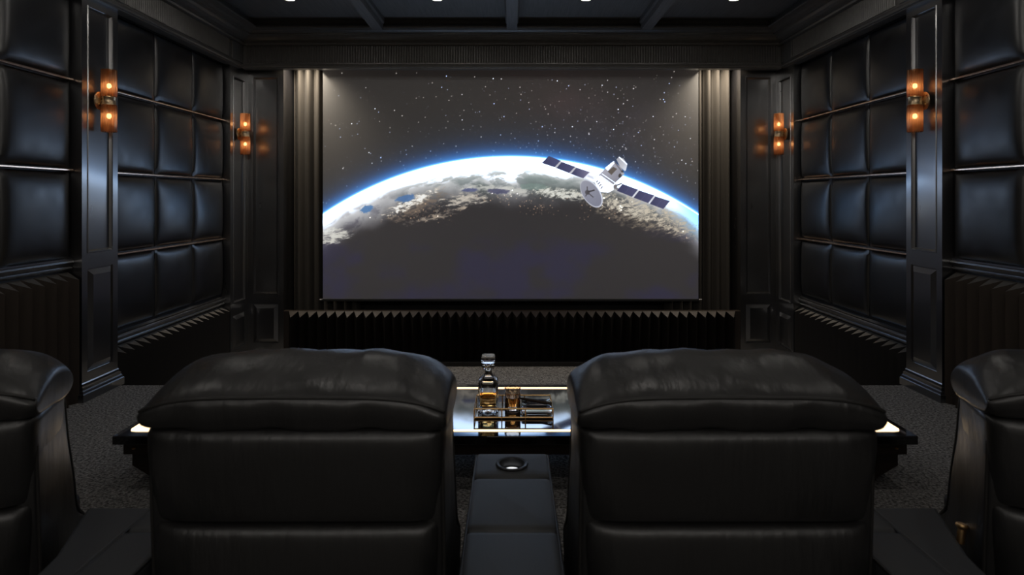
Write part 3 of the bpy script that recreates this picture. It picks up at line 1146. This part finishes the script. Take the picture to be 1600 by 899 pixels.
CH_Y = 1.765
recliner((-0.612, CH_Y, 0), 0, 'black leather recliner seen from behind, left of the middle console')
recliner((0.612, CH_Y, 0), 0, 'black leather recliner seen from behind, right of the middle console')
recliner((-1.80, 1.73, 0), math.radians(20), 'black leather recliner cut by the left picture edge')
rc = recliner((1.80, 1.73, 0), math.radians(-20), 'black leather recliner with brass lever, cut by the right picture edge')
lv = link('brass_lever', MB().lathe([(0.010, 0), (0.012, 0.006), (0.012, 0.045), (0.018, 0.052), (0.019, 0.058), (0.016, 0.063)], 16).mesh('brass_lever', 40),
          'brass', rc, (-0.445, 0.20, 0.40), (math.radians(-10), math.radians(8), 0))


# ------------------------------------------------------------------ armrest consoles
def console_piece(x0, x1, y0, y1, z0, z1, name):
    r = 0.016
    rings = []
    for ins, z in ((0.0, z0), (0.0, z1 - 0.022), (0.004, z1 - 0.009), (0.012, z1 - 0.002), (0.028, z1)):
        rings.append(rrect(x0 + ins, x1 - ins, y0 + ins, y1 - ins, z, max(0.012, r)))
    return MB().loft(rings).mesh(name, 50)


def console(x0, x1, label, cup=True, near=1.42, side=0):
    xc = (x0 + x1) / 2
    w = (x1 - x0) / 2
    t = thing('armrest_console', label, 'armrest', (xc, 1.8, 0), 0)
    for k, (a, b) in enumerate(((2.434, 2.66), (2.047, 2.426), (near, 2.039))):
        if k == 0 and cup:
            continue
        link('padded_section', console_piece(-w, w, a - 1.8, b - 1.8, 0.06, 0.46, 'padded_section'), 'leather_soft', t)
    for s_ in (-1, 1):
        link('piping', MB().tube([(s_ * (w - 0.006), near - 1.8 + 0.02, 0.452), (s_ * (w - 0.006), 2.64 - 1.8, 0.452)], 0.005, 8).mesh('piping', 60), 'piping', t)
    if cup:
        # front section with a round hole for the cup holder
        a, b = 2.434 - 1.8, 2.66 - 1.8
        cyy = 2.537 - 1.8
        rh = 0.054
        n = 40
        ring_o, ring_i = [], []
        hx, hy = w - 0.02, (b - a) / 2 - 0.02
        my = (a + b) / 2
        for k in range(n):
            t_ = 2 * PI * k / n
            c, s_ = math.cos(t_), math.sin(t_)
            m = max(abs(c) / hx, abs(s_) / hy)
            ring_o.append((c / m, my + s_ / m, 0.46))
            ring_i.append((rh * c, cyy + rh * s_, 0.46))

        def grow(f, z):
            return [((x / hx) * (hx + f), my + (y - my) / hy * (hy + f), z) for x, y, _ in ring_o]
        mb = MB().loft([grow(0.02, 0.06), grow(0.02, 0.438), grow(0.015, 0.452), grow(0.008, 0.458), ring_o, ring_i,
                        [(x, y, 0.425) for x, y, _ in ring_i]])
        sec = link('padded_section', mb.mesh('padded_section', 50), 'leather_soft', t)
        ch = link('cup_holder', MB().lathe([(rh - 0.002, 0.0), (rh + 0.008, 0.0), (rh + 0.010, 0.004), (rh + 0.006, 0.008), (rh - 0.003, 0.006),
                                            (rh - 0.006, -0.002), (rh - 0.008, -0.024), (0.001, -0.025)], 40, (0, cyy, 0.4605), caps=False).mesh('cup_holder', 40), 'rim', t)
        link('glint_disc', MB().lathe([(0.030, 0), (0.030, 0.002), (0.001, 0.003)], 32, (0, cyy, 0.437)).mesh('glint_disc'), 'cup_glow', ch)
    return t


console(-0.152, 0.152, 'charcoal leather armrest console with a bright-bottomed cup holder, between the two middle recliners')
for sx, side in ((-1, 'left'), (1, 'right')):
    x0, x1 = sorted((sx * 1.064, sx * 1.240))
    t = console(x0, x1, 'narrow charcoal armrest console on the outer side of the %s middle recliner' % side, cup=False)
    xc = (x0 + x1) / 2
    pts = [(sx * a_ - xc, b_ - 1.8) for a_, b_ in ((1.243, 1.45), (1.243, 2.225), (1.475, 2.225), (1.37, 1.92), (1.33, 1.6), (1.28, 1.45))]
    link('wedge_panel', MB().prism(pts, 0.06, 0.445).mesh('wedge_panel'), 'leather_soft', t, bevel=0.012)

# ------------------------------------------------------------------ long low table
TZ = 0.31
T0, T1, TX = 3.244, 4.144, 2.044
tb = thing('low_table', 'long low black glossy table with glowing edge strips in front of the recliners', 'table', (0.016, T0, 0))
link('table_top', MB().box((-TX, 0, TZ - 0.045), (TX, T1 - T0, TZ)).mesh('table_top'), 'gloss', tb, bevel=0.004)
link('apron', MB().box((-TX + 0.04, 0.03, TZ - 0.105), (TX - 0.04, T1 - T0 - 0.03, TZ - 0.045)).mesh('apron'), 'walnut', tb)
link('trim_line', MB().box((-TX + 0.03, 0.024, TZ - 0.052), (TX - 0.03, 0.030, TZ - 0.0455)).mesh('trim_line'), 'copper', tb)
ts = T1 - T0
for yy in (0.075, ts - 0.085):
    link('light_strip', MB().box((-1.80, yy - 0.011, TZ), (1.80, yy + 0.011, TZ + 0.004)).mesh('light_strip'), 'strip', tb, bevel=0.0015)
for s_ in (-1, 1):
    pts = [(s_ * x, y) for x, y in ((1.80, 0.064), (1.96, 0.064), (1.99, 0.072), (2.002, 0.095), (2.004, 0.215), (1.985, 0.232), (1.80, 0.232))]
    link('light_strip', MB().prism(pts, TZ, TZ + 0.004).mesh('light_strip'), 'strip', tb)
    leg = MB().loft([[(s_ * x, y, z) for x, y in ((1.2, 0.10), (xx, 0.10), (xx, ts - 0.10), (1.2, ts - 0.10))] for xx, z in ((1.80, 0.0), (2.0, 0.12), (2.0, TZ - 0.105))])
    link('leg', leg.mesh('leg'), 'walnut', tb)
    link('brass_stud', MB().lathe([(0.008, 0), (0.010, 0.003), (0.001, 0.008)], 12, (s_ * 1.95, 0.028, TZ - 0.075)).mesh('brass_stud', 40), 'brass', tb)

# ------------------------------------------------------------------ tray, decanter, tumbler, ashtray, cigar
KT = 1.21
def tp(px, py):   # a point on the table top seen at this pixel
    d = 1000 * KT / (py - 309)
    return ((px - 800) / 1000 * d, d)


xa, ya = tp(741, 655)
xb, _ = tp(864, 655)
tw = xb - xa
td = 0.24
tcx, tcy = (xa + xb) / 2, ya + td / 2
tr = thing('serving_tray', 'dark mirrored tray with a thin brass gallery rail on the low table', 'tray', (tcx, tcy, TZ))
link('tray_base', MB().box((-tw / 2, -td / 2, 0.004), (tw / 2, td / 2, 0.012)).mesh('tray_base'), 'gloss', tr, bevel=0.002)
RH = 0.055
for nm, z, r in (('gallery_rail', RH, 0.0045), ('base_rail', 0.008, 0.0045)):
    link(nm, MB().tube([(-tw / 2, -td / 2, z), (tw / 2, -td / 2, z), (tw / 2, td / 2, z), (-tw / 2, td / 2, z)], r, 8, closed=True).mesh(nm), 'brass', tr)
for x, y in ((-1, -1), (1, -1), (1, 1), (-1, 1), (-0.3, -1), (0.3, -1), (-0.3, 1), (0.3, 1)):
    link('rail_post', MB().tube([(x * tw / 2, y * td / 2, 0.0), (x * tw / 2, y * td / 2, RH)], 0.0035, 8).mesh('rail_post', 60), 'brass', tr)
zt = TZ + 0.0125


def cut(a, z):
    return 1 + 0.03 * math.cos(a * 12)


dy = tcy
kd = 1000 / dy
dcx = (763 - 800) / kd
dec = thing('decanter', 'cut crystal decanter of amber whiskey with a square stopper on the tray', 'decanter', (dcx, dy, zt))


def sq(h, z, e=6.0, n=48, flute=0.0):
    out = []
    for k in range(n):
        a = 2 * PI * k / n + PI / 12
        c, s_ = math.cos(a), math.sin(a)
        f = 1 + flute * math.cos(16 * a)
        out.append((h * f * math.copysign(abs(c) ** (2 / e), c), h * f * math.copysign(abs(s_) ** (2 / e), s_), z))
    return out


Hs = 1.135   # real size of the decanter relative to the drawing
out_prof = [(0.046, 0.0, 5, 0), (0.0495, 0.004, 5, 0.05), (0.0485, 0.040, 5, 0.05), (0.0495, 0.080, 5, 0.01), (0.0490, 0.110, 5, 0.04), (0.0495, 0.138, 6, 0.0), (0.048, 0.150, 6, 0), (0.034, 0.166, 3, 0),
            (0.021, 0.174, 2, 0), (0.018, 0.190, 2, 0), (0.020, 0.200, 2, 0), (0.030, 0.205, 2, 0), (0.033, 0.212, 2, 0), (0.030, 0.219, 2, 0), (0.022, 0.222, 2, 0)]
in_prof = [(0.014, 0.222, 2, 0), (0.012, 0.190, 2, 0), (0.016, 0.172, 2, 0), (0.040, 0.150, 5, 0), (0.043, 0.135, 6, 0), (0.043, 0.030, 6, 0), (0.036, 0.022, 5, 0)]
link('bottle', MB().loft([sq(h * Hs, z * Hs, e, flute=fl) for h, z, e, fl in out_prof + in_prof]).mesh('bottle', 35), 'crystal', dec)
link('whiskey', MB().loft([sq(h * Hs, z * Hs, e) for h, z, e in ((0.0355, 0.0225, 5), (0.0426, 0.0305, 6), (0.0426, 0.098, 6))]).mesh('whiskey', 35), 'whiskey', dec)
link('stopper', MB().loft([sq(h * Hs, z * Hs, e) for h, z, e in ((0.0105, 0.196, 2), (0.0125, 0.222, 2), (0.016, 0.2235, 2), (0.018, 0.230, 3), (0.031, 0.237, 8), (0.035, 0.243, 8), (0.035, 0.262, 8),
                                                    (0.031, 0.270, 8))]).mesh('stopper', 35), 'crystal', dec)

gy = tcy + 0.01
tum = thing('tumbler', 'smoked cut-glass whiskey tumbler beside the decanter on the tray', 'glass', ((801 - 800) / (1000 / gy), gy, zt))
link('glass_body', MB().lathe([(0.040, 0.0), (0.044, 0.004), (0.044, 0.07), (0.046, 0.118), (0.0445, 0.120), (0.042, 0.118), (0.040, 0.07), (0.037, 0.022), (0.001, 0.018)], 72,
                              rfun=lambda a, z: 1 + 0.02 * math.cos(a * 12 + (PI if int(z * 1000 / 28) % 2 else 0)) * (1 if 0.003 < z < 0.1 else 0)).mesh('glass_body', 35), 'smoke_glass', tum)
link('whiskey_in_glass', MB().lathe([(0.036, 0.0225), (0.0395, 0.070)], 40).mesh('whiskey_in_glass', 40), 'whiskey', tum)

ay = tcy + 0.005
ax_ = (838 - 800) / (1000 / ay)
ash = thing('ashtray', 'clear rectangular crystal ashtray holding a cigar on the tray', 'ashtray', (ax_, ay, zt))
rr = [rrect(-0.08, 0.08, -0.062, 0.062, 0.0, 0.008), rrect(-0.085, 0.085, -0.066, 0.066, 0.004, 0.010), rrect(-0.085, 0.085, -0.066, 0.066, 0.034, 0.010),
      rrect(-0.081, 0.081, -0.062, 0.062, 0.038, 0.008), rrect(-0.062, 0.062, -0.044, 0.044, 0.037, 0.008), rrect(-0.055, 0.055, -0.038, 0.038, 0.016, 0.012)]
link('glass_block', MB().loft(rr).mesh('glass_block', 35), 'crystal', ash)
p0, p1 = Vector((-0.115, 0.045, 0.085)), Vector((0.070, -0.045, 0.0455))
p0 = Vector((-0.095, 0.052, 0.0455))
p1 = Vector((0.082, -0.046, 0.0455))
pts = [p0.lerp(p1, i / 8) for i in range(9)]
cg = MB()
rings = []
for i, p in enumerate(pts):
    r = 0.0078 * (0.55 if i in (0,) else 0.9 if i in (1, 8) else 1)
    t_ = (p1 - p0).normalized()
    a = t_.cross(Vector((0, 0, 1)))
    b = a.cross(t_)
    rings.append([tuple(p + a * math.cos(2 * PI * k / 12) * r + b * math.sin(2 * PI * k / 12) * r) for k in range(12)])
cgo = link('cigar', cg.loft(rings).mesh('cigar', 50), 'cigar', None, (ax_, ay, zt))
tag(cgo, 'dark brown cigar lying across the crystal ashtray', 'cigar')
